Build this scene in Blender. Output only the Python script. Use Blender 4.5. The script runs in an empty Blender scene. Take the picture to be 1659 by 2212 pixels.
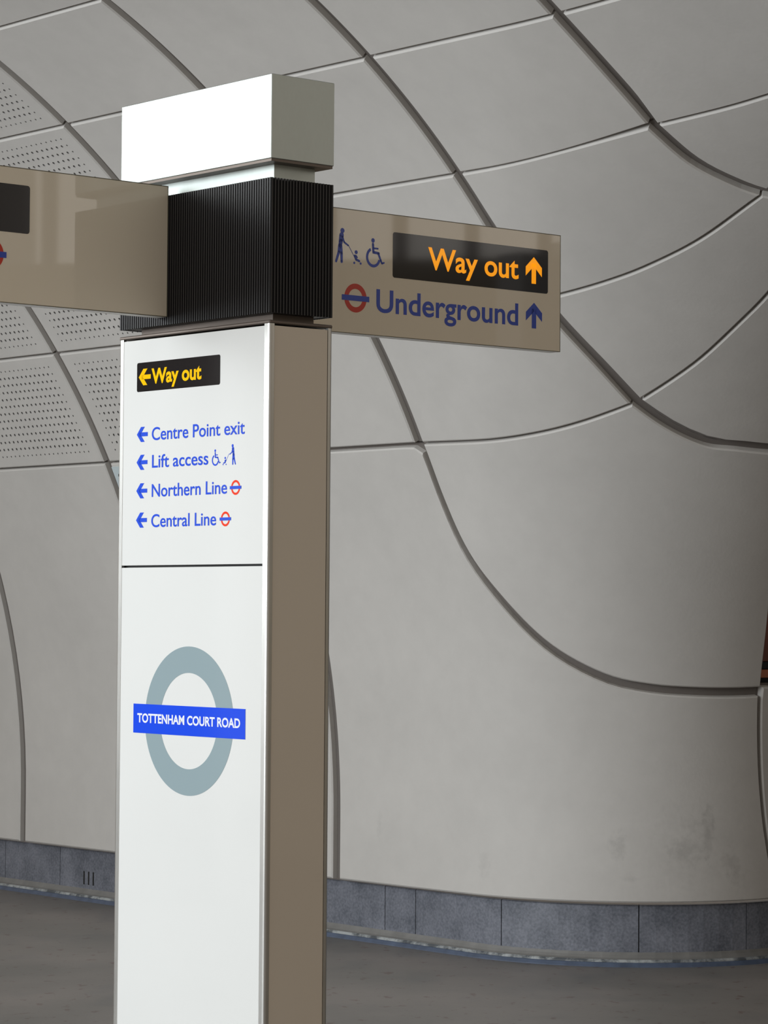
import bpy, math, random
import numpy as np
from mathutils import Matrix, Vector
random.seed(4)
S = bpy.context.scene
COL = S.collection

# ---------------------------------------------------------------- camera
PITCH, ROLL, FPX = 0.0352, 0.0074, 6185.0
Fw = np.array([0, math.cos(PITCH), math.sin(PITCH)]); Rt = np.array([1., 0, 0]); Up = np.cross(Rt, Fw)
R2 = Rt*math.cos(ROLL)+Up*math.sin(ROLL); U2 = np.cross(R2, Fw)
cam = bpy.data.cameras.new('camera'); cam.sensor_fit = 'HORIZONTAL'; cam.sensor_width = 36
cam.lens = 36*FPX/1659; cam.clip_end = 200
co = bpy.data.objects.new('camera', cam); COL.objects.link(co)
co.matrix_world = Matrix(((R2[0], U2[0], -Fw[0], 0), (R2[1], U2[1], -Fw[1], 0), (R2[2], U2[2], -Fw[2], 1.6), (0, 0, 0, 1)))
S.camera = co

# ---------------------------------------------------------------- light
w = bpy.data.worlds.new('hall_ambient'); S.world = w; w.use_nodes = True
bg = w.node_tree.nodes['Background']
bg.inputs[0].default_value = (1.0, 0.90, 0.79, 1); bg.inputs[1].default_value = 0.36

def area(name, loc, target, sx, sy, power, color):
    l = bpy.data.lights.new(name, 'AREA'); l.shape = 'RECTANGLE'; l.size = sx; l.size_y = sy
    l.energy = power; l.color = color
    o = bpy.data.objects.new(name, l); COL.objects.link(o); o.location = loc
    o.rotation_euler = (Vector(target)-Vector(loc)).to_track_quat('-Z', 'Y').to_euler()
    return o
area('daylight_entrance', (-9.8, 5.7, 3.7), (0.2, 11.4, 1.6), 11, 4.2, 1110, (0.885, 0.95, 1.0))
area('added_cap_light', (-9.2, 12.2, 5.4), (-0.6, 10.2, 3.4), 4.5, 2.0, 95, (0.97, 1.0, 1.0))  # added light, no window known; mirrored by the totem cap to whiten it
area('daylight_far_hall', (11.6, 7.4, 4.8), (0, 9.6, 3.0), 5.0, 2.2, 34, (1.0, 0.95, 0.88))

S.view_settings.view_transform = 'Standard'; S.view_settings.look = 'None'
S.view_settings.gamma = 1; S.view_settings.use_curve_mapping = False
S.view_settings.exposure = 0.0

# ---------------------------------------------------------------- axes: A along the wall, B into the wall
PHI = 0.7017
AX = np.array([-math.sin(PHI), math.cos(PHI), 0]); BX = np.array([math.cos(PHI), math.sin(PHI), 0])
ZX = np.array([0, 0, 1.])
def W(a, b, z): return AX*a+BX*b+ZX*z
def Wn(P): P = np.asarray(P, float); return P[..., 0:1]*AX+P[..., 1:2]*BX+P[..., 2:3]*ZX

# ---------------------------------------------------------------- materials
def nodes(name):
    m = bpy.data.materials.new(name); m.use_nodes = True
    nt = m.node_tree; return m, nt, nt.nodes['Principled BSDF']
def mat(name, col, rough=.5, metal=0., var=0., scale=6., bump=0., bscale=40., emit=0., coat=0., ior=1.5, stretch=None, rvar=0.):
    m, nt, p = nodes(name); N, L = nt.nodes, nt.links
    p.inputs['Base Color'].default_value = (*col, 1); p.inputs['Roughness'].default_value = rough
    p.inputs['Metallic'].default_value = metal; p.inputs['IOR'].default_value = ior
    p.inputs['Coat Weight'].default_value = coat
    tc = N.new('ShaderNodeTexCoord'); mp = N.new('ShaderNodeMapping'); L.new(tc.outputs['Object'], mp.inputs[0])
    if stretch: mp.inputs['Scale'].default_value = stretch
    if var or rvar:
        n = N.new('ShaderNodeTexNoise'); n.inputs['Scale'].default_value = scale; n.inputs['Detail'].default_value = 5
        L.new(mp.outputs[0], n.inputs['Vector'])
        if var:
            r = N.new('ShaderNodeMapRange'); r.inputs[1].default_value = .3; r.inputs[2].default_value = .7
            r.inputs[3].default_value = 1-var; r.inputs[4].default_value = 1+var
            L.new(n.outputs[0], r.inputs[0])
            v = N.new('ShaderNodeVectorMath'); v.operation = 'SCALE'; v.inputs[0].default_value = col
            L.new(r.outputs[0], v.inputs['Scale']); L.new(v.outputs[0], p.inputs['Base Color'])
        if rvar:
            r2 = N.new('ShaderNodeMapRange'); r2.inputs[1].default_value = .3; r2.inputs[2].default_value = .7
            r2.inputs[3].default_value = rough-rvar; r2.inputs[4].default_value = rough+rvar
            L.new(n.outputs[0], r2.inputs[0]); L.new(r2.outputs[0], p.inputs['Roughness'])
    if bump:
        n2 = N.new('ShaderNodeTexNoise'); n2.inputs['Scale'].default_value = bscale; n2.inputs['Detail'].default_value = 4
        L.new(mp.outputs[0], n2.inputs['Vector'])
        b = N.new('ShaderNodeBump'); b.inputs['Strength'].default_value = bump; b.inputs['Distance'].default_value = .01
        L.new(n2.outputs[0], b.inputs['Height']); L.new(b.outputs[0], p.inputs['Normal'])
    if emit:
        p.inputs['Emission Color'].default_value = (*col, 1); p.inputs['Emission Strength'].default_value = emit
    return m

def concrete_mat():
    """pale fibre-concrete cladding with faint mottling and, low on the pillar, scuffs"""
    m, nt, p = nodes('pale_fibre_concrete'); N, L = nt.nodes, nt.links
    p.inputs['Roughness'].default_value = .62; p.inputs['Specular IOR Level'].default_value = .3
    g = N.new('ShaderNodeNewGeometry')
    def noise(sc, det, rough=.5):
        n = N.new('ShaderNodeTexNoise'); n.inputs['Scale'].default_value = sc; n.inputs['Detail'].default_value = det
        n.inputs['Roughness'].default_value = rough; L.new(g.outputs['Position'], n.inputs['Vector']); return n.outputs[0]
    def rng(src, a, b, c, d):
        r = N.new('ShaderNodeMapRange'); r.inputs[1].default_value = a; r.inputs[2].default_value = b
        r.inputs[3].default_value = c; r.inputs[4].default_value = d; L.new(src, r.inputs[0]); return r.outputs[0]
    def mul(x, y):
        q = N.new('ShaderNodeMath'); q.operation = 'MULTIPLY'; L.new(x, q.inputs[0]); L.new(y, q.inputs[1]); return q.outputs[0]
    f = mul(rng(noise(1.6, 4), .3, .7, .965, 1.035), rng(noise(9, 5, .6), .3, .7, .975, 1.02))
    # scuffs: soft dirty patches where bags and shoulders touch the panels
    for (a, b, z, rx, rz, k) in [(9.872, 8.966, .43, .02, .045, .16), (9.278, 9.248, .545, .025, .05, .22), (9.094, 9.496, .53, .045, .05, .22),
                           (9.048, 9.598, .61, .02, .10, .26), (9.011, 9.713, .47, .03, .05, .20), (9.065, 9.555, .65, .05, .03, .12),
                           (9.005, 9.738, .40, .03, .04, .12), (9.241, 9.287, .40, .02, .02, .16), (10.617, 8.96, .57, .012, .05, .12),
                           (9.16, 9.40, .50, .16, .16, .05), (9.03, 9.63, .55, .16, .2, .07)]:
        c = W(a, b, z)
        s = N.new('ShaderNodeVectorMath'); s.operation = 'SUBTRACT'; L.new(g.outputs['Position'], s.inputs[0]); s.inputs[1].default_value = c
        d = N.new('ShaderNodeVectorMath'); d.operation = 'MULTIPLY'; L.new(s.outputs[0], d.inputs[0]); d.inputs[1].default_value = (1/rx/1.4, 1/rx/1.4, 1/rz)
        e = N.new('ShaderNodeVectorMath'); e.operation = 'LENGTH'; L.new(d.outputs[0], e.inputs[0])
        ad = N.new('ShaderNodeMath'); ad.operation = 'ADD'; L.new(e.outputs['Value'], ad.inputs[0]); L.new(rng(noise(38, 3), .3, .7, -.5, .6), ad.inputs[1])
        f = mul(f, rng(ad.outputs[0], .1, 1.5, 1-k*.62, 1))
    v = N.new('ShaderNodeVectorMath'); v.operation = 'SCALE'; v.inputs[0].default_value = (.60, .575, .542); L.new(f, v.inputs['Scale'])
    L.new(v.outputs[0], p.inputs['Base Color'])
    b = N.new('ShaderNodeBump'); b.inputs['Strength'].default_value = .12; b.inputs['Distance'].default_value = .004
    L.new(noise(55, 4), b.inputs['Height']); L.new(b.outputs[0], p.inputs['Normal'])
    return m
M_PANEL = concrete_mat()
M_BACK = mat('grey_joint_lining', (.17, .15, .135), .9)
M_DARK = mat('dark_bedding', (.03, .03, .03), .9)
M_HOLE = mat('perforation_shadow_lining', (.24, .23, .22), .9)
M_ALU = mat('brushed_aluminium', (.62, .61, .58), .34, 1., var=.06, scale=5)
M_CAP = mat('dull_zinc_sheet', (.56, .60, .57), .48, 1., var=.24, scale=6, rvar=.12, stretch=(1, 1, .4))
M_TRIM = mat('bronze_brown_trim', (.17, .14, .12), .45, .7)
M_RIB = mat('black_ribbed_aluminium', (.012, .011, .012), .42, .0, ior=1.45)
M_GLASS = mat('back_painted_off_white_glass', (.79, .79, .765), .06, 0, var=.012, scale=1.5)
M_GLASS_S = mat('shade_tinted_side_glass', (.78, .70, .59), .07, 0, var=.02, scale=1.2)  # same white glass; dim warm hall light is put into the colour
M_SIGN = mat('shade_tinted_sign_glass', (.86, .77, .62), .03, 0, coat=.0, ior=1.6)  # white glass again, beige because the blades' warm shade is in the colour
M_CASE = mat('white_painted_casing', (.82, .82, .80), .35)
M_EDGE = mat('green_tinted_glass_edge', (.16, .15, .10), .2)
M_BOX = mat('black_print', (.010, .008, .009), .05, 0, ior=1.6)
M_BOXL = mat('black_print_matt', (.010, .008, .009), .08)
M_YEL = mat('yellow_print', (1.0, .58, .0), .08)
M_YLIT = mat('backlit_orange_lettering', (1.0, .35, .0), .12, emit=.66)
M_BLUE = mat('blue_print', (.03, .095, .72), .08)
M_BLUED = mat('shaded_blue_print', (.028, .07, .48), .25)  # blade copy of the blue, shade of that side mixed into the colour
M_BAR = mat('bright_blue_print', (.012, .075, .80), .08)
M_RED = mat('red_print', (.90, .05, .015), .08)
M_REDD = mat('shaded_red_print', (.62, .035, .012), .3)  # roundel red for the blades, darkened in the colour to stand for shade
M_GREY = mat('grey_blue_print', (.30, .385, .41), .08)
M_WHT = mat('white_print', (.86, .88, .95), .08)

def kerb_mat():
    m, nt, p = nodes('blue_grey_granite'); N, L = nt.nodes, nt.links
    g = N.new('ShaderNodeTexCoord'); p.inputs['Roughness'].default_value = .5
    cr = N.new('ShaderNodeValToRGB'); n = N.new('ShaderNodeTexNoise'); n.inputs['Scale'].default_value = 85; n.inputs['Detail'].default_value = 3
    n2 = N.new('ShaderNodeTexNoise'); n2.inputs['Scale'].default_value = 7; n2.inputs['Detail'].default_value = 4
    ad = N.new('ShaderNodeMath'); ad.operation = 'MULTIPLY_ADD'; ad.inputs[1].default_value = .5
    L.new(g.outputs['Object'], n.inputs['Vector']); L.new(g.outputs['Object'], n2.inputs['Vector'])
    L.new(n.outputs[0], ad.inputs[0])
    mm = N.new('ShaderNodeMath'); mm.operation = 'MULTIPLY'; mm.inputs[1].default_value = .5; L.new(n2.outputs[0], mm.inputs[0]); L.new(mm.outputs[0], ad.inputs[2])
    e = cr.color_ramp.elements; e[0].position = .36; e[0].color = (.105, .115, .14, 1); e[1].position = .66; e[1].color = (.235, .245, .285, 1)
    L.new(ad.outputs[0], cr.inputs[0]); L.new(cr.outputs[0], p.inputs['Base Color'])
    return m
M_KERB = kerb_mat()
M_COVE = mat('grey_brown_cove', (.20, .195, .185), .6, var=.12, scale=12)
M_STRIP = mat('blue_grey_floor_strip', (.075, .10, .155), .45, var=.2, scale=14)

def bead_mat():
    m, nt, p = nodes('flaking_white_sealant'); N, L = nt.nodes, nt.links
    g = N.new('ShaderNodeTexCoord'); n = N.new('ShaderNodeTexNoise'); n.inputs['Scale'].default_value = 11; n.inputs['Detail'].default_value = 6
    n.inputs['Roughness'].default_value = .7
    cr = N.new('ShaderNodeValToRGB'); e = cr.color_ramp.elements
    e[0].position = .42; e[0].color = (.09, .10, .11, 1); e[1].position = .58; e[1].color = (.42, .44, .44, 1)
    L.new(g.outputs['Object'], n.inputs['Vector']); L.new(n.outputs[0], cr.inputs[0]); L.new(cr.outputs[0], p.inputs['Base Color'])
    return m
M_BEAD = bead_mat()

def floor_mat():
    m, nt, p = nodes('speckled_taupe_terrazzo'); N, L = nt.nodes, nt.links
    p.inputs['Roughness'].default_value = .42
    g = N.new('ShaderNodeNewGeometry')
    def noise(sc, det, st=(1, 1, 1)):
        mp = N.new('ShaderNodeMapping'); mp.inputs['Scale'].default_value = st; L.new(g.outputs['Position'], mp.inputs[0])
        n = N.new('ShaderNodeTexNoise'); n.inputs['Scale'].default_value = sc; n.inputs['Detail'].default_value = det
        L.new(mp.outputs[0], n.inputs['Vector']); return n.outputs[0]
    def ramp(src, p0, c0, p1, c1):
        r = N.new('ShaderNodeValToRGB'); e = r.color_ramp.elements
        e[0].position = p0; e[0].color = (*c0, 1); e[1].position = p1; e[1].color = (*c1, 1); L.new(src, r.inputs[0]); return r.outputs[0]
    def mix(fac, a, b, kind='MIX'):
        x = N.new('ShaderNodeMix'); x.data_type = 'RGBA'; x.blend_type = kind
        if isinstance(fac, float): x.inputs[0].default_value = fac
        else: L.new(fac, x.inputs[0])
        L.new(a, x.inputs[6]); L.new(b, x.inputs[7]); return x.outputs[2]
    base = ramp(noise(1.3, 4), .35, (.16, .15, .138), .65, (.225, .20, .185))
    blotch = ramp(noise(3.2, 5, (1, .5, 1)), .55, (1, 1, 1), .72, (.82, .86, .90))
    spots = ramp(noise(17, 3, (1, .6, 1)), .62, (1, 1, 1), .70, (.66, .50, .47))
    fine = ramp(noise(60, 2), .62, (1, 1, 1), .72, (.85, .82, .80))
    c = mix(1.0, base, blotch, 'MULTIPLY'); c = mix(1.0, c, spots, 'MULTIPLY'); c = mix(1.0, c, fine, 'MULTIPLY')
    L.new(c, p.inputs['Base Color'])
    return m
M_FLOOR = floor_mat()
M_HALL = mat('beige_hall_wall', (.42, .36, .27), .8, var=.05)
M_SHUT = mat('cream_shutter', (.60, .52, .34), .5)
M_FRAME = mat('pale_blue_grey_frame', (.62, .68, .68), .5)
M_PBLUE = mat('pale_blue_enamel', (.62, .70, .72), .3)
M_PRINT = mat('dark_red_brown_print', (.16, .045, .022), .4, var=.3, scale=3)
M_ORANGE = mat('orange_print_band', (.50, .16, .07), .4)
M_BLK = mat('black_gasket', (.008, .008, .008), .6)

# ---------------------------------------------------------------- mesh helpers
def link(name, verts, faces, material, parent=None, smooth=False, mats=None, mi=None):
    me = bpy.data.meshes.new(name); me.from_pydata([tuple(map(float, v)) for v in verts], [], faces)
    for mm in (mats or [material]): me.materials.append(mm)
    if mi is not None: me.polygons.foreach_set('material_index', mi)
    if smooth: me.polygons.foreach_set('use_smooth', [True]*len(me.polygons))
    me.update()
    o = bpy.data.objects.new(name, me); COL.objects.link(o)
    if parent is not None: o.parent = parent
    return o
def tag(o, label=None, cat=None, group=None, kind=None):
    if label: o['label'] = label
    if cat: o['category'] = cat
    if group: o['group'] = group
    if kind: o['kind'] = kind
    return o
def empty(name, loc=(0, 0, 0)):
    o = bpy.data.objects.new(name, None); COL.objects.link(o); o.location = loc; o.empty_display_size = .2; return o

class MB:
    """collects shapes in the (A, B, z) frame relative to an origin"""
    def __init__(s, org=(0, 0, 0)): s.v = []; s.f = []; s.m = []; s.o = np.array(org, float)
    def add(s, v, f, mi=0):
        n = len(s.v); s.v += [tuple(W(*p)-s.o) for p in v]; s.f += [tuple(i+n for i in q) for q in f]; s.m += [mi]*len(f)
    def box(s, a0, a1, b0, b1, z0, z1, ch=0., mi=0):
        if ch <= 0:
            v = [(a, b, z) for z in (z0, z1) for b in (b0, b1) for a in (a0, a1)]
            s.add(v, [(0, 2, 3, 1), (4, 5, 7, 6), (0, 1, 5, 4), (2, 6, 7, 3), (0, 4, 6, 2), (1, 3, 7, 5)], mi); return
        # chamfered box : 24 verts
        lo = (a0, b0, z0); hi = (a1, b1, z1); v = []; idx = {}
        for sa in (0, 1):
            for sb in (0, 1):
                for sz in (0, 1):
                    c = [(lo, hi)[q][i] for i, q in enumerate((sa, sb, sz))]
                    inn = [c[i]+(ch if q == 0 else -ch) for i, q in enumerate((sa, sb, sz))]
                    for ax in range(3):
                        p = list(inn); p[ax] = c[ax]; idx[(sa, sb, sz, ax)] = len(v); v.append(tuple(p))
        f = []
        for ax in range(3):
            o1, o2 = [i for i in range(3) if i != ax]
            for sd in (0, 1):
                q = []
                for (x, y) in ((0, 0), (1, 0), (1, 1), (0, 1)):
                    k = [0, 0, 0]; k[ax] = sd; k[o1] = x; k[o2] = y; q.append(idx[(*k, ax)])
                f.append(tuple(q))
            for x in (0, 1):
                for y in (0, 1):   # edges parallel to ax
                    k0 = [0, 0, 0]; k0[o1] = x; k0[o2] = y; k1 = list(k0); k1[ax] = 1
                    f.append((idx[(*k0, o1)], idx[(*k1, o1)], idx[(*k1, o2)], idx[(*k0, o2)]))
        for sa in (0, 1):
            for sb in (0, 1):
                for sz in (0, 1): f.append(tuple(idx[(sa, sb, sz, ax)] for ax in range(3)))
        s.add(v, f, mi)
    def build(s, name, material, parent=None, fix=True, **k):
        o = link(name, s.v, s.f, material, parent, **k)
        if fix:
            import bmesh
            bm = bmesh.new(); bm.from_mesh(o.data); bmesh.ops.recalc_face_normals(bm, faces=bm.faces); bm.to_mesh(o.data); bm.free()
        return o

# ---------------------------------------------------------------- the vaulted shell: two tunnels meeting with a rounded arris
A2, RAD2, ZC, B0, RAD1, RF = 8.98, 2.6, .6, 8.96, 4.0, 1.0
def Fd(P):
    P = np.asarray(P, float); a, b, z = P[..., 0], P[..., 1], P[..., 2]
    bc = B0-RAD1
    u = np.where(z < ZC, b-B0, np.hypot(b-bc, z-ZC)-RAD1)
    ac = A2-RAD2; am = np.abs(a-ac)
    v = np.where(z < ZC, am-RAD2, np.hypot(am, z-ZC)-RAD2)
    return np.maximum(RF, np.minimum(u, v))-np.hypot(np.maximum(RF-u, 0), np.maximum(RF-v, 0))
def grad(P, e=1e-4):
    g = np.stack([(Fd(P+np.eye(3)[i]*e)-Fd(P-np.eye(3)[i]*e))/(2*e) for i in range(3)], -1)
    return g/np.maximum(np.linalg.norm(g, axis=-1, keepdims=True), 1e-9)
def proj(P, d=0.):
    P = np.array(P, float)
    for _ in range(6): P = P-grad(P)*(Fd(P)-d)[..., None]
    return P
def resample(poly, n):
    poly = np.asarray(poly, float); L = np.r_[0, np.cumsum(np.linalg.norm(np.diff(poly, axis=0), axis=1))]
    t = np.linspace(0, L[-1], n); return np.stack([np.interp(t, L, poly[:, i]) for i in range(3)], -1)
def smooth_curve(pts, per=8):
    """Catmull-Rom through the joint's surveyed points, laid back onto the shell"""
    p = np.asarray(pts, float)
    if len(p) == 2: return proj(np.linspace(p[0], p[1], 17))
    q = np.vstack([2*p[0]-p[1], p, 2*p[-1]-p[-2]]); out = []
    for i in range(1, len(q)-2):
        for t in np.linspace(0, 1, per, endpoint=False):
            out.append(.5*((2*q[i])+(-q[i-1]+q[i+1])*t+(2*q[i-1]-5*q[i]+4*q[i+1]-q[i+2])*t*t+(-q[i-1]+3*q[i]-3*q[i+1]+q[i+2])*t**3))
    out.append(q[-2]); return proj(np.array(out))
def coons(bot, top, lef, rig, nu, nv):
    b, t, l, r = resample(bot, nu), resample(top, nu), resample(lef, nv), resample(rig, nv)
    u = np.linspace(0, 1, nu)[:, None, None]; v = np.linspace(0, 1, nv)[None, :, None]
    P = (1-v)*b[:, None]+v*t[:, None]+(1-u)*l[None]+u*r[None]-((1-u)*(1-v)*b[0]+u*(1-v)*b[-1]+(1-u)*v*t[0]+u*v*t[-1])
    return proj(P)
def trim(P, g):
    """cut the gap widths g=(left,right,bottom,top) off a surface grid by arc length"""
    def cut(Q, g0, g1):
        L = np.r_[0, np.cumsum(np.linalg.norm(np.diff(Q, axis=0), axis=1))]
        t = np.linspace(g0, max(L[-1]-g1, g0+.001), len(Q)); return np.stack([np.interp(t, L, Q[:, i]) for i in range(3)], -1)
    P = np.stack([cut(P[:, j], g[0], g[1]) for j in range(P.shape[1])], 1)
    P = np.stack([cut(P[i], g[2], g[3]) for i in range(P.shape[0])], 0)
    return proj(P)
GJ, GL, CH, DEPTH = .027, .006, .007, .046
BACK = {'wall': ([], []), 'ceiling': ([], [])}
def cladding(bot, top, lef, rig, g, parent, zone, nu=17, nv=13, perf=None, material=None, name='cladding_panel'):
    P0 = coons(bot, top, lef, rig, nu, nv)
    # dark lining behind the joints
    bv, bf = BACK[zone]; n0 = len(bv); Q = P0+grad(P0)*DEPTH
    # let neighbouring linings overlap a little
    bv += [tuple(x) for x in Wn(Q.reshape(-1, 3))]
    bf += [(n0+i*nv+j, n0+(i+1)*nv+j, n0+(i+1)*nv+j+1, n0+i*nv+j+1) for i in range(nu-1) for j in range(nv-1)]
    P = trim(P0, tuple(x+CH for x in g)); E = trim(P0, g)
    N_ = grad(P); v = []; f = []; mi = []
    if perf is None:
        v += [tuple(x) for x in P.reshape(-1, 3)]
        f += [(i*nv+j, i*nv+j+1, (i+1)*nv+j+1, (i+1)*nv+j) for i in range(nu-1) for j in range(nv-1)]; mi += [0]*len(f)
        ring = [(i, 0) for i in range(nu)]+[(nu-1, j) for j in range(1, nv)]+[(i, nv-1) for i in range(nu-2, -1, -1)]+[(0, j) for j in range(nv-2, 0, -1)]
        base = [i*nv+j for i, j in ring]
    else:
        cu, cv = perf; mu, mv = .05, .06       # plain margins as a fraction
        us = np.r_[0, np.linspace(mu, 1-mu, cu+1), 1]; vs = np.r_[0, np.linspace(mv, 1-mv, cv+1), 1]
        def at(s, t):
            s = np.asarray(s)*(nu-1); t = np.asarray(t)*(nv-1); i = np.clip(s.astype(int), 0, nu-2); j = np.clip(t.astype(int), 0, nv-2)
            x = (s-i)[:, None]; y = (t-j)[:, None]
            return (1-x)*(1-y)*P[i, j]+x*(1-y)*P[i+1, j]+(1-x)*y*P[i, j+1]+x*y*P[i+1, j+1]
        nU, nV = len(us), len(vs); gu, gv = np.meshgrid(us, vs, indexing='ij')
        v += [tuple(x) for x in proj(at(gu.ravel(), gv.ravel()))]
        lu = np.linalg.norm(P[-1, nv//2]-P[0, nv//2]); lv = np.linalg.norm(P[nu//2, -1]-P[nu//2, 0])
        wu, wv = (1-2*mu)/cu, (1-2*mv)/cv
        hs, ht, ids = [], [], []
        for i in range(nU-1):
            for j in range(nV-1):
                a, b, c, d = i*nV+j, (i+1)*nV+j, (i+1)*nV+j+1, i*nV+j+1
                if 0 < i < nU-2 and 0 < j < nV-2:
                    edge_hole = i == 1 or i == nU-3 or j == 1 or j == nV-3
                    ids.append((a, b, c, d)); r_ = .0052 if edge_hole else .0077
                    cs, ct = (us[i]+us[i+1])/2, (vs[j]+vs[j+1])/2
                    for k in range(8):
                        an = math.pi*(-.75+k/4); hs.append(cs+r_*math.cos(an)/lu); ht.append(ct+r_*math.sin(an)/lv)
                else: f.append((a, d, c, b)); mi.append(0)
        H = proj(at(hs, ht)); G = grad(H); n1 = len(v); v += [tuple(x) for x in H]; n2 = len(v); v += [tuple(x) for x in H+G*.016]
        for q, (a, b, c, d) in enumerate(ids):
            h = [n1+8*q+k for k in range(8)]; e = [n2+8*q+k for k in range(8)]
            # octagon corners 0,2,4,6 face the cell corners a,b,c,d
            for (p0, p1, k) in ((a, b, 0), (b, c, 2), (c, d, 4), (d, a, 6)):
                f.append((p0, h[k], h[k+1], h[(k+2) % 8], p1)); mi.append(0)
            for k in range(8): f.append((h[k], e[k], e[(k+1) % 8], h[(k+1) % 8])); mi.append(1)
            f.append(tuple(e)); mi.append(1)
        R0 = [(i, 0) for i in range(nU)]+[(nU-1, j) for j in range(1, nV)]+[(i, nV-1) for i in range(nU-2, -1, -1)]+[(0, j) for j in range(nV-2, 0, -1)]
        base = [i*nV+j for i, j in R0]
        us_, vs_ = us, vs
        ee = []
        for i, j in R0:
            s_, t_ = us_[i]*(nu-1), vs_[j]*(nv-1); a_, b_ = min(int(s_), nu-2), min(int(t_), nv-2); x, y = s_-a_, t_-b_
            ee.append((1-x)*(1-y)*E[a_, b_]+x*(1-y)*E[a_+1, b_]+(1-x)*y*E[a_, b_+1]+x*y*E[a_+1, b_+1])
        Er = proj(np.array(ee))
    if perf is None: Er = np.array([E[i, j] for i, j in ring])
    Gr = grad(Er); n = len(base); v += [v[q] if not isinstance(q, tuple) else q for q in base]; base = list(range(len(v)-n, len(v))); k1 = len(v)
    v += [tuple(x) for x in Er+Gr*CH*.85]; v += [tuple(x) for x in Er+Gr*(DEPTH-.002)]
    for k in range(n):
        k2 = (k+1) % n
        f.append((base[k], base[k2], k1+k2, k1+k)); mi.append(0)
        f.append((k1+k, k1+k2, k1+n+k2, k1+n+k)); mi.append(0)
    o = link(name, Wn(np.array(v)), f, None, parent, mats=[material or M_PANEL, M_HOLE], mi=mi)
    import bmesh
    bm = bmesh.new(); bm.from_mesh(o.data); bm.normal_update()
    # every face looks into the hall or into its joint
    ctr = Vector(W(*P[P.shape[0]//2, P.shape[1]//2])); gc = Vector(W(*grad(P[P.shape[0]//2, P.shape[1]//2])))
    for q, fc in enumerate(bm.faces):
        c_ = fc.calc_center_median()
        if mi[q] == 1 and len(fc.verts) == 4: continue
        if q < len(f)-2*n: flip = fc.normal.dot(gc) > 0
        else: flip = fc.normal.dot(c_-ctr-gc*(c_-ctr).dot(gc)) < 0
        if flip: fc.normal_flip()
    bm.to_mesh(o.data); bm.free()
    nf = (nu-1)*(nv-1) if perf is None else 0
    sm = [False]*len(o.data.polygons)
    for q in range(nf): sm[q] = True
    o.data.polygons.foreach_set('use_smooth', sm)
    return o

wall_back = empty('wall_back'); tag(wall_back, kind='structure')
ceiling = empty('ceiling'); tag(ceiling, kind='structure')
J = {-3: 16.56, -2: 15.16, -1: 13.76, 0: 12.36, 1: 10.95, 2: 9.87, 3: 8.79, 4: 7.69, 5: 6.60, 6: 5.50}
TH = {k: math.radians(a) for k, a in {6: -1, 5: 26.3, 4: 35.5, 3: 44.6, 2: 53.8, 1: 62.9, 0: 72.0, -1: 81.2, -2: 90.4, -3: 99.6}.items()}
def cy(a, th): return (a, B0-RAD1+RAD1*math.cos(th), ZC+RAD1*math.sin(th))
def arc(a, t0, t1, n=13): return [cy(a, t) for t in np.linspace(t0, t1, n)]
def lon(th, a0, a1, n=9): return [cy(a, th) for a in np.linspace(a0, a1, n)]
def regular(jl, jr, lb, lt, **k):
    """plain barrel panel between ring joints jl, jr and level joints lb, lt"""
    zone = 'wall' if lt >= 3 else 'ceiling'
    a0, a1 = J[jl], J[jr]
    cladding(lon(TH[lb], a0, a1), lon(TH[lt], a0, a1), arc(a0, TH[lb], TH[lt]), arc(a1, TH[lb], TH[lt]),
             (GJ, GJ, GL, GL), wall_back if zone == 'wall' else ceiling, zone, **k)
for jl in (-3, -2, -1, 0, 1, 2, 3, 4, 5):
    for lb, lt in ((5, 4), (4, 3), (3, 2), (2, 1), (1, 0), (0, -1), (-1, -2), (-2, -3)):
        if lb == 5 and jl >= 2: continue
        if lb == 4 and jl >= 2: continue
        if lb == 3 and jl >= 4: continue
        perf = None
        if (jl in (-1, 0) and lb in (5, 4, 3)) or (jl == 0 and lb == 2) or (jl == -2 and lb in (5, 4)): perf = (29, 13)
        regular(jl, jl+1, lb, lt, perf=perf, nu=17, nv=9)

# surveyed joint lines of the junction, (A, B, z)
L5b = smooth_curve([(9.869, 8.547, 2.372), (9.285, 8.568, 2.374), (9.04, 8.617, 2.404), (8.86, 8.666, 2.445), (8.656, 8.728, 2.508)])
L5c = smooth_curve([(8.656, 8.728, 2.508), (8.479, 8.758, 2.595), (8.307, 8.775, 2.687), (8.087, 8.764, 2.817), (7.913, 8.738, 2.916), (7.703, 8.674, 3.035), (7.38, 8.56, 3.21)])
L4b = smooth_curve([(9.87, 8.217, 2.922), (9.3, 8.217, 2.922), (8.755, 8.262, 2.922)])
L3b = lon(TH[3], J[2], J[3])
L4c = smooth_curve([(8.755, 8.262, 2.922), (8.451, 8.315, 2.971), (8.219, 8.351, 3.025), (7.926, 8.369, 3.116), (7.559, 8.327, 3.25)])
L4d = smooth_curve([(7.559, 8.327, 3.25), (7.114, 8.216, 3.398), (6.60, 8.13, 3.5)])
L3d = smooth_curve([(7.72, 7.86, 3.47), (7.397, 7.91, 3.511), (7.179, 7.924, 3.534), (6.60, 7.93, 3.57)])
L3c = smooth_curve([(8.79, 7.808, 3.41), (8.2, 7.815, 3.425), (7.72, 7.86, 3.47)])
J3a = smooth_curve([(8.755, 8.262, 2.922), (8.736, 8.364, 2.826), (8.688, 8.551, 2.658), (8.656, 8.728, 2.508)])
J3z = smooth_curve([(8.79, 7.808, 3.41), (8.785, 8.03, 3.17), (8.755, 8.262, 2.922)])
J3b = smooth_curve([(8.656, 8.728, 2.508), (8.599, 8.883, 2.413), (8.531, 9.042, 2.348), (8.458, 9.168, 2.334), (8.385, 9.37, 2.33)])
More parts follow.
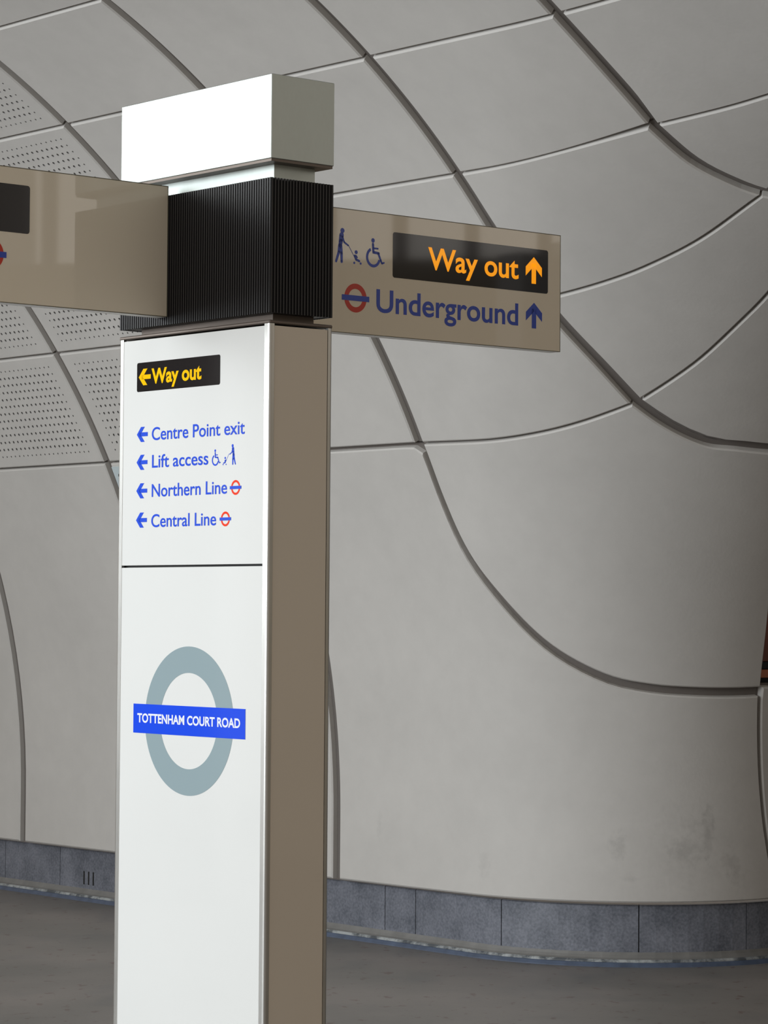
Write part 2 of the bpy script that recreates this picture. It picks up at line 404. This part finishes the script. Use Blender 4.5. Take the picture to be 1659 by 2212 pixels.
J3c = smooth_curve([(8.385, 9.37, 2.33), (8.335, 9.7, 2.322), (8.33, 11.4, 2.317)])
J4z = smooth_curve([(7.72, 7.86, 3.47), (7.693, 8.07, 3.362), (7.612, 8.246, 3.28), (7.559, 8.327, 3.25)])
J4a = smooth_curve([(7.559, 8.327, 3.25), (7.47, 8.43, 3.235), (7.38, 8.56, 3.21)])
J4b = smooth_curve([(7.38, 8.56, 3.21), (7.25, 8.9, 3.14), (7.2, 9.5, 3.08), (7.2, 11.4, 3.06)])
J5a = smooth_curve([(6.60, 7.93, 3.57), (6.60, 8.13, 3.5)])
J5b = smooth_curve([(6.60, 8.13, 3.5), (6.60, 8.5, 3.35), (6.6, 9.2, 3.2), (6.6, 11.4, 3.19)])
J2b = smooth_curve([(9.869, 8.547, 2.372), (9.851, 8.66, 2.119), (9.787, 8.747, 1.886), (9.631, 8.836, 1.654), (9.454, 8.96, 1.446), (9.262, 9.125, 1.308), (9.123, 9.281, 1.261), (9.009, 9.463, 1.245), (8.905, 9.790, 1.246)])
VJ = smooth_curve([(8.98, 9.994, .294), (8.98, 9.955, .424), (8.981, 9.915, .596), (8.975, 9.875, .811), (8.951, 9.835, 1.026), (8.905, 9.790, 1.246)])
VJ2 = np.vstack([VJ, smooth_curve([(8.905, 9.790, 1.246), (8.90, 9.79, 1.275)])[1:]])
EDGE = smooth_curve([(8.905, 9.790, 1.246), (8.897, 9.788, 1.282), (8.807, 9.731, 1.558), (8.665, 9.622, 1.87), (8.498, 9.48, 2.151), (8.385, 9.37, 2.33)])
KER = proj(np.array([(10.95, 8.96, .29), (10.4, 8.96, .29)] + [(9.98-math.sin(t), 9.96-math.cos(t), .292) for t in np.linspace(0, math.pi/2, 16)]+[(8.98, 9.994, .294)]))
J1k = proj(np.array(arc(J[1], -.0775, TH[5], 21)))
def rv(c): return c[::-1]
# the lower row of the plain wall, ring joint to ring joint
for jl in (-3, -2, -1, 0):
    a0, a1 = J[jl], J[jl+1]
    cladding(lon(-.0775, a0, a1), lon(TH[5], a0, a1), arc(a0, -.0775, TH[5]), arc(a1, -.0775, TH[5]), (GJ, GJ, .0, GL), wall_back, 'wall', nu=13, nv=17)
# the panels that wrap round the pillar
cladding(KER, np.vstack([lon(TH[5], J[1], J[2], 9), J2b[1:]]), J1k, VJ, (GJ, .009, 0, .016), wall_back, 'wall', 49, 33)
cladding(J2b, J3b, L5b, rv(EDGE)[::-1], (GL, .004, .028, GJ), wall_back, 'wall', 49, 33)
cladding(L5b, L4b, smooth_curve(arc(J[2], TH[5], TH[4], 5)), rv(J3a), (GJ, GJ, GL, GL), wall_back, 'wall', 25, 15)
cladding(L4b, L3b, arc(J[2], TH[4], TH[3]), rv(J3z), (GJ, GJ, GL, GL), wall_back, 'wall', 17, 11)
cladding(L5c, L4c, rv(J3a), rv(J4a), (GJ, GJ, GL, GL), wall_back, 'wall', 29, 17)
cladding(L4c, L3c, rv(J3z), rv(J4z), (GJ, GJ, GL, GL), wall_back, 'wall', 25, 15)
cladding(L4d, L3d, rv(J4z), rv(J5a), (GJ, GJ, GL, GL), wall_back, 'wall', 25, 13)
cladding(np.vstack([J3b, J3c[1:]]), J4b, L5c, smooth_curve([(8.33, 11.4, 2.317), (7.9, 11.4, 2.75), (7.2, 11.4, 3.06)]), (GL, GJ, GJ, GJ), wall_back, 'wall', 33, 25)
cladding(np.vstack([J4a, J4b[1:]]), J5b, L4d, smooth_curve([(7.2, 11.4, 3.06), (6.6, 11.4, 3.19)]), (GL, GJ, GJ, GJ), wall_back, 'wall', 29, 15)
cladding(L3d, lon(TH[2], J[4], J[5]), [L3d[0]]+arc(J[4], TH[3]+.03, TH[2])[1:], [L3d[-1]]+arc(J[5], TH[3]+.06, TH[2])[1:], (GJ, GJ, GL, GL), ceiling, 'ceiling', 21, 13)
# low panel of the cross passage, beyond the upright joint
low = smooth_curve([(8.98, 9.994, .294), (8.98, 10.6, .294), (8.98, 11.3, .294)])
hi_ = smooth_curve([(8.90, 9.79, 1.275), (8.885, 10.4, 1.275), (8.885, 11.3, 1.275)])
cladding(low, hi_, VJ2, smooth_curve([(8.98, 11.3, .294), (8.98, 11.3, .8), (8.885, 11.3, 1.275)]), (.009, GJ, 0, .002), wall_back, 'wall', 25, 21)

for key, root in (('wall', wall_back), ('ceiling', ceiling)):
    bv, bf = BACK[key]
    o = link('joint_lining', bv, bf, M_BACK, root)
    s = o.modifiers.new('thick', 'SOLIDIFY'); s.thickness = .03; s.offset = 0

# ---------------------------------------------------------------- granite kerb that follows the wall foot
def kpath(s, out):
    """s: distance along the foot; <0 straight run towards the left, then quarter round, then into the passage"""
    q = math.pi/2*.96
    if s <= 0: return (9.98-s, 9.02-out)
    if s < q:
        t = s/.96; r = .96+out; return (9.98-math.sin(t)*r, 9.98-math.cos(t)*r)
    return (9.02-out, 9.98+(s-q))
def sweep(name, s0, s1, prof, material, parent, step=.08, close=True):
    n = max(2, int(math.ceil((s1-s0)/step))+1); v = []; f = []; m = len(prof)
    for i in range(n):
        s = s0+(s1-s0)*i/(n-1)
        for (o_, z) in prof: a, b = kpath(s, o_); v.append(W(a, b, z))
    for i in range(n-1):
        for k in range(m if close else m-1): f.append((i*m+k, i*m+(k+1) % m, (i+1)*m+(k+1) % m, (i+1)*m+k))
    if close: f += [tuple(range(m)), tuple((n-1)*m+k for k in range(m))]
    mb = MB(); mb.v = [tuple(x) for x in v]; mb.f = f
    return mb.build(name, material, parent)
kerb = empty('baseboard_back'); tag(kerb, kind='structure')
cuts = [-6.6, -5.5, -4.6, -4.043, -3.48, -2.3, -1.3, -.662, -.436, math.radians(9.4)*.96, math.radians(49.5)*.96, math.radians(81.4)*.96, 2.1, 2.9]
for i in range(len(cuts)-1):
    a, b = cuts[i]+.0025, cuts[i+1]-.0025
    sweep('kerb_stone', a, b, [(-.05, .05), (0, .062), (.0, .272), (-.004, .277), (-.05, .277)], M_KERB, kerb)
sweep('kerb_bedding', cuts[0], cuts[-1], [(-.06, .03), (-.008, .03), (-.008, .272), (-.06, .272)], M_DARK, kerb)
sweep('cove', cuts[0], cuts[-1], [(-.03, .06), (0, .063), (.004, .05), (.012, .038), (.024, .031), (.024, .0), (-.03, 0)], M_COVE, kerb)
sweep('sealant_bead', cuts[0], cuts[-1], [(.022, .0), (.022, .032), (.027, .031), (.033, .024), (.034, 0)], M_BEAD, kerb)
sweep('floor_strip', cuts[0], cuts[-1], [(.032, .0), (.032, .020), (.040, .018), (.050, .004), (.052, 0)], M_STRIP, kerb)
for a0 in (-3.242, -3.197, -3.152):   # three drain slots cut in a stone left of the totem
    sweep('drain_slot', a0-.006, a0+.006, [(-.002, .085), (.0012, .085), (.0012, .158), (-.002, .158)], M_BLK, kerb, step=.02)

# ---------------------------------------------------------------- floor and the rest of the hall
mb = MB(); mb.v = [(-16, -6, 0), (16, -6, 0), (16, 24, 0), (-16, 24, 0), (-16, -6, -.1), (16, -6, -.1), (16, 24, -.1), (-16, 24, -.1)]
mb.f = [(0, 1, 2, 3), (7, 6, 5, 4), (0, 4, 5, 1), (1, 5, 6, 2), (2, 6, 7, 3), (3, 7, 4, 0)]
tag(mb.build('floor', M_FLOOR), kind='structure')

# hall side seen only as reflections in the signs: beige wall, roller shutter, tall glazing with mullions
hall = MB(); X = 9.6
def wbox(mb, x0, x1, y0, y1, z0, z1):
    n = len(mb.v); mb.v += [(x, y, z) for z in (z0, z1) for y in (y0, y1) for x in (x0, x1)]
    mb.f += [tuple(i+n for i in q) for q in [(0, 2, 3, 1), (4, 5, 7, 6), (0, 1, 5, 4), (2, 6, 7, 3), (0, 4, 6, 2), (1, 3, 7, 5)]]
wbox(hall, X, X+.2, 2.0, 12, 0, 3.98); wbox(hall, X, X+.2, 2.0, 4.9, 3.98, 6.2); wbox(hall, X, X+.2, 9.9, 12, 3.98, 6.2); wbox(hall, X, X+.2, 4.9, 9.9, 5.9, 6.2)
wr = hall.build('wall_right', M_HALL); tag(wr, kind='structure')
for k in range(11):
    mm = MB(); y = 4.95+k*.49; wbox(mm, X+.02, X+.12, y, y+.09, 3.98, 5.9); mm.build('mullion', M_TRIM, wr)

# far side, end and roof of the cross passage that opens on the right
for nm, q in (('wall_passage', (3.3, 3.5, 10.2, 15.2, 0, 3.5)), ('wall_passage_end', (3.5, 9.3, 15.0, 15.2, 0, 3.5)), ('ceiling_passage', (3.3, 9.3, 10.6, 15.2, 3.5, 3.6)), ('wall_passage_near', (9.07, 9.27, 9.80, 11.35, 1.28, 3.0)), ('wall_passage_far', (9.0, 9.2, 11.36, 15.0, 0, 3.5))):
    om = MB(); om.box(*q, .01); tag(om.build(nm, M_PANEL), kind='structure')

# the other side wall of the passage, left of the view: it screens the far end from the entrance daylight
om = MB(); om.box(12.7, 20, .75, .95, 0, 3.95, .02)
wl = om.build('wall_left', M_PANEL); tag(wl, kind='structure')

# ---------------------------------------------------------------- the information totem
TA, TB = 7.8988, 6.1460            # near corner in the A, B frame
LA, LB = .9165, .2846              # long side, short side
KS = .85                           # real size of the survey unit: long side .78 m, cap top 3.21 m
PA, PB = 6.7140, 5.2241            # where the near corner stands
def real(a, b, z): return (PA+(a-TA)*KS, PB+(b-TB)*KS, 1.6+(z-1.6)*KS)
GZ = 1.6-1.6/KS                    # survey height of the floor
ORG = W(*real(TA+LA/2, TB+LB/2, GZ))
tot = empty('information_totem', tuple(ORG))
tag(tot, 'tall white station totem with silver cap, black ribbed collar and two blade signs', 'sign')
class TM(MB):
    def add(s, v, f, mi=0): MB.add(s, [real(*p) for p in v], f, mi)
def T(): return TM(ORG)
def tb(m, a0, a1, b0, b1, z0, z1, ch=0.): m.box(TA+a0, TA+a1, TB+b0, TB+b1, z0, z1, ch)
m = T(); tb(m, .02, LA-.02, .02, LB-.02, GZ, 2.60); m.build('core', M_BLK, tot)
m = T(); tb(m, .004, LA-.004, .004, LB-.004, GZ, GZ+.03, .004); m.build('plinth', M_ALU, tot)
# rounded corner posts
def post(ca, cb, sa, sb):
    """quarter-round aluminium angle at a corner; sa, sb point outwards"""
    m = T(); r = .011; wa, wb = .030, .021; prof = []
    for k in range(7):
        t = math.pi/2*k/6; prof.append((ca+sa*(-r+r*math.sin(t)), cb+sb*(-r+r*math.cos(t))))
    prof = [(ca-sa*wa, cb)]+prof+[(ca, cb-sb*wb), (ca-sa*.012, cb-sb*wb), (ca-sa*.012, cb-sb*.012), (ca-sa*wa, cb-sb*.012)]
    n = len(prof); v = [(TA+a, TB+b, z) for z in (GZ+.02, 2.612) for a, b in prof]
    f = [(k, (k+1) % n, n+(k+1) % n, n+k) for k in range(n)]+[tuple(range(n)), tuple(range(n, 2*n))]
    m.add(v, f); return m.build('corner_post', M_ALU, tot)
post(0, 0, -1, -1); post(LA, 0, 1, -1); post(0, LB, -1, 1); post(LA, LB, 1, 1)
m = T(); tb(m, 0, LA, 0, LB, 2.612, 2.624, .003); m.build('top_frame', M_TRIM, tot)
# glass: front pair, back pair, two narrow sides (each one continuous)
def pane(a0, a1, b0, b1, z0, z1, mt): m = T(); tb(m, a0, a1, b0, b1, z0, z1, .001); return m.build('glass_panel', mt, tot)
up = pane(.0312, LA-.0212, .0015, .02, 1.7685, 2.605, M_GLASS)
lowp = pane(.0312, LA-.0212, .0015, .02, GZ+.03, 1.7605, M_GLASS)
pane(.0312, LA-.0312, LB-.02, LB-.0015, 1.7685, 2.605, M_GLASS); pane(.0312, LA-.0312, LB-.02, LB-.0015, GZ+.03, 1.7605, M_GLASS)
sidep = pane(.0015, .02, .0222, LB-.0222, GZ+.03, 2.605, M_GLASS_S); pane(LA-.02, LA-.0015, .0222, LB-.0222, GZ+.03, 2.605, M_GLASS_S)
# necks, collar, cap
m = T(); tb(m, .06, LA-.06, .06, LB-.04, 2.624, 2.66); m.build('lower_neck', M_TRIM, tot)
m = T(); tb(m, .012, LA-.012, .012, LB-.012, 2.652, 3.122); m.build('collar_core', M_RIB, tot)
RIB = T(); pit = .01372
for face in range(4):
    n = round((LA if face % 2 == 0 else LB)/pit); Ln = LA if face % 2 == 0 else LB
    for k in range(n):
        c = (k+.5)*Ln/n; h = .0040
        if face == 0: q = (c-h, c+h, 0, .0125)
        elif face == 2: q = (c-h, c+h, LB-.0125, LB)
        elif face == 1: q = (0, .0125, c-h, c+h)
        else: q = (LA-.0125, LA, c-h, c+h)
        tb(RIB, *q, 2.650, 3.126)
tag(RIB.build('collar_ribs', M_RIB, tot), kind='stuff')
m = T(); tb(m, .06, LA-.06, .06, LB-.04, 3.12, 3.185); m.build('upper_neck', M_CAP, tot)
m = T(); tb(m, .004, LA-.004, .004, LB-.004, 3.184, 3.194); m.build('cap_lip', M_TRIM, tot)
m = T(); tb(m, 0, LA, 0, LB, 3.1935, 3.492, .002); m.build('cap', M_CAP, tot)
tot.children[-1]['label'] = 'plain dull silver metal cap box'

# ---- flat print
class Face:
    def __init__(s, kind):
        if kind == 'long': s.p = lambda x, z, d: (TA+x, TB+.0015-d, z)          # x = distance from near corner
        else: s.p = lambda x, z, d: (TA+.6118-d, TB+x, z)                        # x = distance along B
        s.flip = kind == 'long'
LF, RFc = Face('long'), Face('blade')
def tri_mesh(name, body, bold=0.):
    c = bpy.data.curves.new('t', 'FONT'); c.body = body; c.size = 1; c.offset = bold; c.resolution_u = 6
    o = bpy.data.objects.new('t', c); COL.objects.link(o)
    dg = bpy.context.evaluated_depsgraph_get(); me = bpy.data.meshes.new_from_object(o.evaluated_get(dg))
    v = np.array([x.co[:2] for x in me.vertices]); f = [tuple(p.vertices) for p in me.polygons]
    bpy.data.objects.remove(o); bpy.data.curves.remove(c); bpy.data.meshes.remove(me); return v, f
def capheight(bold):
    v, f = tri_mesh('t', 'H', bold); return v[:, 1].max(), v[:, 1].min()
def text(face, body, x0, x1, base, cap, mt, parent, d=.0008, bold=0., name='lettering'):
    v, f = tri_mesh('t', body, bold); hi, lo = capheight(bold)
    mn, mx = v[:, 0].min(), v[:, 0].max()
    X_ = x0+(v[:, 0]-mn)/(mx-mn)*(x1-x0); Z = base+(v[:, 1]-lo)/(hi-lo)*(cap-base)
    words = body.split(' '); ends = [tri_mesh('t', ' '.join(words[:k+1]), bold)[0][:, 0].max() for k in range(len(words))]
    lo_ = -9.
    for e_ in ends:                       # one mesh per word
        ff = [q for q in f if lo_ < min(v[i, 0] for i in q) <= e_-.001]; lo_ = e_-.001
        use = sorted({i for q in ff for i in q}); ix = {i: k for k, i in enumerate(use)}
        m = T(); m.add([face.p(X_[i], Z[i], d) for i in use], [tuple(ix[i] for i in q) for q in ff])
        o = m.build(name, mt, parent, fix=False)
    return o
def flat(face, name, polys, mt, parent, d=.0006, thick=.0004):
    m = T()
    for pl in polys:
        n = len(pl); m.add([face.p(x, z, d) for x, z in pl]+[face.p(x, z, d-thick) for x, z in pl],
                           [tuple(range(n)), tuple(range(2*n-1, n-1, -1))]+[(k, (k+1) % n, n+(k+1) % n, n+k) for k in range(n)])
    return m.build(name, mt, parent)
def circ(x, z, r, n=24): return [(x+r*math.cos(2*math.pi*k/n), z+r*math.sin(2*math.pi*k/n)) for k in range(n)]
def ring(x, z, r0, r1, n=48):
    out = []
    for k in range(n):
        a, b = 2*math.pi*k/n, 2*math.pi*(k+1)/n
        out.append([(x+r1*math.cos(a), z+r1*math.sin(a)), (x+r1*math.cos(b), z+r1*math.sin(b)), (x+r0*math.cos(b), z+r0*math.sin(b)), (x+r0*math.cos(a), z+r0*math.sin(a))])
    return out
def rrect(x0, x1, z0, z1, r):
    out = []
    for (cx, cz, a0) in ((x1-r, z1-r, 0), (x0+r, z1-r, 90), (x0+r, z0+r, 180), (x1-r, z0+r, 270)):
        for k in range(5): a = math.radians(a0+22.5*k); out.append((cx+r*math.cos(a), cz+r*math.sin(a)))
    return out
def stroke(pts, w0, w1=None, capn=10):
    w1 = w0 if w1 is None else w1; out = []; n = len(pts)
    ws = [w0+(w1-w0)*k/(n-1) for k in range(n)]
    for k in range(n-1):
        (x0, z0), (x1, z1) = pts[k], pts[k+1]; L = math.hypot(x1-x0, z1-z0); nx, nz = -(z1-z0)/L, (x1-x0)/L
        a, b = ws[k]/2, ws[k+1]/2
        out.append([(x0+nx*a, z0+nz*a), (x1+nx*b, z1+nz*b), (x1-nx*b, z1-nz*b), (x0-nx*a, z0-nz*a)])
    for k, p in enumerate(pts): out.append(circ(*p, ws[k]/2, capn))
    return out
def place(polys, x0, z0, sx, sz): return [[(x0+x*sx, z0+z*sz) for x, z in pl] for pl in polys]
# arrow pointing left in a unit box (0..1 wide, -.5...5 tall)
ARROW = [[(0, 0), (.38, .5), (.72, .5), (.34, 0)], [(0, 0), (.34, 0), (.72, -.5), (.38, -.5)], [(.24, .135), (1, .135), (1, -.135), (.24, -.135)]]
# person pushing a buggy, unit height 1, facing +x (right)
WALK = [circ(.30, .93, .075)]+stroke([(.27, .80), (.24, .62), (.22, .50)], .165, .13)+stroke([(.30, .76), (.37, .60), (.52, .52)], .06, .05) \
    + stroke([(.20, .50), (.17, .30), (.07, .03)], .11, .075)+stroke([(.24, .50), (.27, .28), (.28, .03)], .11, .08)
BUGGY = stroke([(.50, .54), (.74, .20)], .016)+[circ(.80, .35, .055)]+stroke([(.75, .24), (.80, .14), (.92, .10)], .08, .065)+stroke([(.80, .25), (.84, .20)], .04)+[circ(.73, .035, .035), circ(.97, .035, .035)]
# wheelchair user facing +x, unit height 1
CHAIR = [circ(.36, .93, .08)]+stroke([(.36, .80), (.38, .52), (.64, .50)], .10, .09)+stroke([(.38, .66), (.60, .66)], .06)+stroke([(.62, .50), (.74, .26), (.80, .16), (.90, .19)], .09, .06)
for k in range(22):
    a0, a1 = math.radians(115+k*10.5), math.radians(115+(k+1)*10.5)
    c_ = (.38, .34); r_ = .30
    CHAIR += [[(c_[0]+(r_-.05)*math.cos(a0), c_[1]+(r_-.05)*math.sin(a0)), (c_[0]+(r_+.05)*math.cos(a0), c_[1]+(r_+.05)*math.sin(a0)),
               (c_[0]+(r_+.05)*math.cos(a1), c_[1]+(r_+.05)*math.sin(a1)), (c_[0]+(r_-.05)*math.cos(a1), c_[1]+(r_-.05)*math.sin(a1))]]

# upper panel
flat(LF, 'black_band', [rrect(.288, .801, 2.412, 2.520, .008)], M_BOXL, up, .0006)
flat(LF, 'yellow_arrow', place(ARROW, .789, 2.466, -.076, .061), M_YEL, up, .0012)
text(LF, 'Way out', .708, .399, 2.4375, 2.4945, M_YEL, up, .0013, .031)
for z, s0, s1, t in ((2.2535, .703, .140, 'Centre Point exit'), (2.150, .700, .354, 'Lift access'), (2.0445, .700, .241, 'Northern Line'), (1.936, .701, .304, 'Central Line')):
    flat(LF, 'blue_arrow', place(ARROW, .798, z, -.069, .056), M_BLUE, up, .0007)
    b = {'C': z-.0245, 'L': z-.0225, 'N': z-.0245}[t[0]]
    if t == 'Central Line': b = z-.0275
    text(LF, t, s0, s1, b, b+.0475, M_BLUE, up, .0008, .010)
flat(LF, 'lift_pictogram', place(CHAIR, .334, 2.122, -.058, .058)+[], M_BLUE, up, .0007)
flat(LF, 'pushchair_pictogram', place([[(1-x, z) for x, z in p] for p in WALK], .262, 2.122, -.074, .073)+place([[(1-x, z) for x, z in p] for p in BUGGY], .268, 2.122, -.074, .073), M_BLUE, up, .0007)
for x, z in ((.1905, 2.0405), (.2490, 1.930)):
    flat(LF, 'roundel_ring', ring(x, z, .0185, .0265), M_RED, up, .0006)
    flat(LF, 'roundel_bar', [[(x-.0335, z-.0055), (x+.0335, z-.0055), (x+.0335, z+.0055), (x-.0335, z+.0055)]], M_BLUE, up, .0011)
# lower panel
flat(LF, 'roundel_ring', ring(.459, 1.2045, .1735, .2690, 96), M_GREY, lowp, .0006)
flat(LF, 'roundel_bar', [[(.121, 1.151), (.801, 1.151), (.801, 1.258), (.121, 1.258)]], M_BAR, lowp, .0011)
text(LF, 'TOTTENHAM COURT ROAD', .775, .150, 1.1895, 1.2235, M_WHT, lowp, .0016, .030)

# ---- blade signs
def blade(b0, b1):
    m = T(); tb(m, .6158, .6712, b0, b1, 2.6776, 3.1598, .0015); o = m.build('blade_sign', M_CASE, tot)
    m = T(); tb(m, .6118, .6158, b0+.002, b1-.002, 2.680, 3.1574, .0008); g = m.build('sign_glass', M_SIGN, o)
    m = T(); tb(m, .6712, .6752, b0+.002, b1-.002, 2.680, 3.1574, .0008); m.build('sign_glass', M_SIGN, o)
    m = T()
    for q in ((b0, b0+.0025, 2.6776, 3.1598), (b1-.0025, b1, 2.6776, 3.1598), (b0, b1, 2.6776, 2.6796), (b0, b1, 3.1578, 3.1598)):
        tb(m, .6112, .6160, *q)
    m.build('edge_trim', M_EDGE, o)
    return o
rb = blade(LB+.001, 1.9893); rb['label'] = 'sign blade on the right reading Way out and Underground'
lb = blade(-1.72, -.001); lb['label'] = 'sign blade on the left with plain end'
flat(RFc, 'black_band', [rrect(1.082, 1.918, 2.912, 3.0905, .010)], M_BOX, rb, .0006)
text(RFc, 'Way out', 1.265, 1.753, 2.959, 3.0475, M_YLIT, rb, .0013, .018)
UPA = [[(z, x) for x, z in pl] for pl in ARROW]     # arrow pointing down -> flip
UPA = [[(x, -z) for x, z in pl] for pl in UPA]
flat(RFc, 'orange_arrow', place(UPA, 1.838, 3.0565, .090, .109), M_YLIT, rb, .0012)
flat(RFc, 'blue_arrow', place(UPA, 1.841, 2.870, .090, .105), M_BLUED, rb, .0006)
text(RFc, 'Underground', 1.000, 1.753, 2.770, 2.860, M_BLUED, rb, .0007, .016)
flat(RFc, 'pushchair_pictogram', place(WALK, .787, 2.948, .132, .134)+place(BUGGY, .789, 2.948, .134, .134), M_BLUED, rb, .0007)
flat(RFc, 'lift_pictogram', place(CHAIR, .943, 2.944, .105, .112), M_BLUED, rb, .0007)
flat(RFc, 'roundel_ring', ring(.8945, 2.8165, .0355, .0560), M_REDD, rb, .0006)
flat(RFc, 'roundel_bar', [[(.826, 2.8055), (.9635, 2.8055), (.9635, 2.8265), (.826, 2.8265)]], M_BLUED, rb, .0011)
flat(RFc, 'black_band', [rrect(-1.44, -.603, 2.928, 3.0985, .010)], M_BOX, lb, .0006)
flat(RFc, 'roundel_ring', ring(-.765, 2.8455, .0355, .0560), M_REDD, lb, .0006)
flat(RFc, 'roundel_bar', [[(-.834, 2.835), (-.698, 2.835), (-.698, 2.856), (-.834, 2.856)]], M_BLUED, lb, .0011)

# ---------------------------------------------------------------- poster in the cross passage, seen at the right edge
po = W(9.02, 10.5, 1.27); post_ = empty('poster_frame', tuple(po))
tag(post_, 'dark red-brown framed poster in the cross passage at the right edge', 'poster')
def pb(n, a0, a1, b0, b1, z0, z1, mt, ch=.002): m = MB(po); m.box(a0, a1, b0, b1, z0, z1, ch); return m.build(n, mt, post_)
pb('backing_board', 9.02, 9.06, 9.70, 11.0, 1.29, 2.20, M_BLK)
pb('orange_band', 9.010, 9.021, 9.72, 10.98, 1.312, 1.350, M_ORANGE)
pb('black_band', 9.010, 9.021, 9.72, 10.98, 1.352, 1.386, M_BLK)
pb('picture_print', 9.010, 9.021, 9.72, 10.98, 1.388, 2.18, M_PRINT)

# pale blue plate on the lower wall, just left of the totem
pm = empty('wall_plate', tuple(W(11.9, 8.6, 2.2)))
tag(pm, 'pale blue enamel plate on the wall beside the totem, left edge showing', 'plate')
a0, a1 = 12.325, 11.6
z0, z1 = 1.75, 2.352
g = []
for i in range(9):
    for j in range(9):
        z = z0+(z1-z0)*j/8; b = B0-RAD1+math.sqrt(RAD1**2-(z-ZC)**2); g.append((a0+(a1-a0)*i/8, b, z))
n_ = grad(np.array(g)); v = list(np.array(g)-n_*.006)+list(np.array(g)-n_*.0005)
f = [(i*9+j, i*9+j+1, (i+1)*9+j+1, (i+1)*9+j) for i in range(8) for j in range(8)]
f += [tuple(81+k for k in q) for q in f]
for k in range(8): f += [(k, k+1, 82+k, 81+k), (72+k, 73+k, 154+k, 153+k), (k*9, k*9+9, 90+k*9, 81+k*9), (k*9+8, k*9+17, 98+k*9, 89+k*9)]
m = MB(pm.location); m.add([tuple(x) for x in v], f); m.build('plate_face', M_PBLUE, pm)
m = MB(pm.location); bq = B0-RAD1+math.sqrt(RAD1**2-(2.307-ZC)**2); m.box(12.262, 12.284, bq-.010, bq-.004, 2.30, 2.325); m.build('plate_mark', M_BLK, pm)
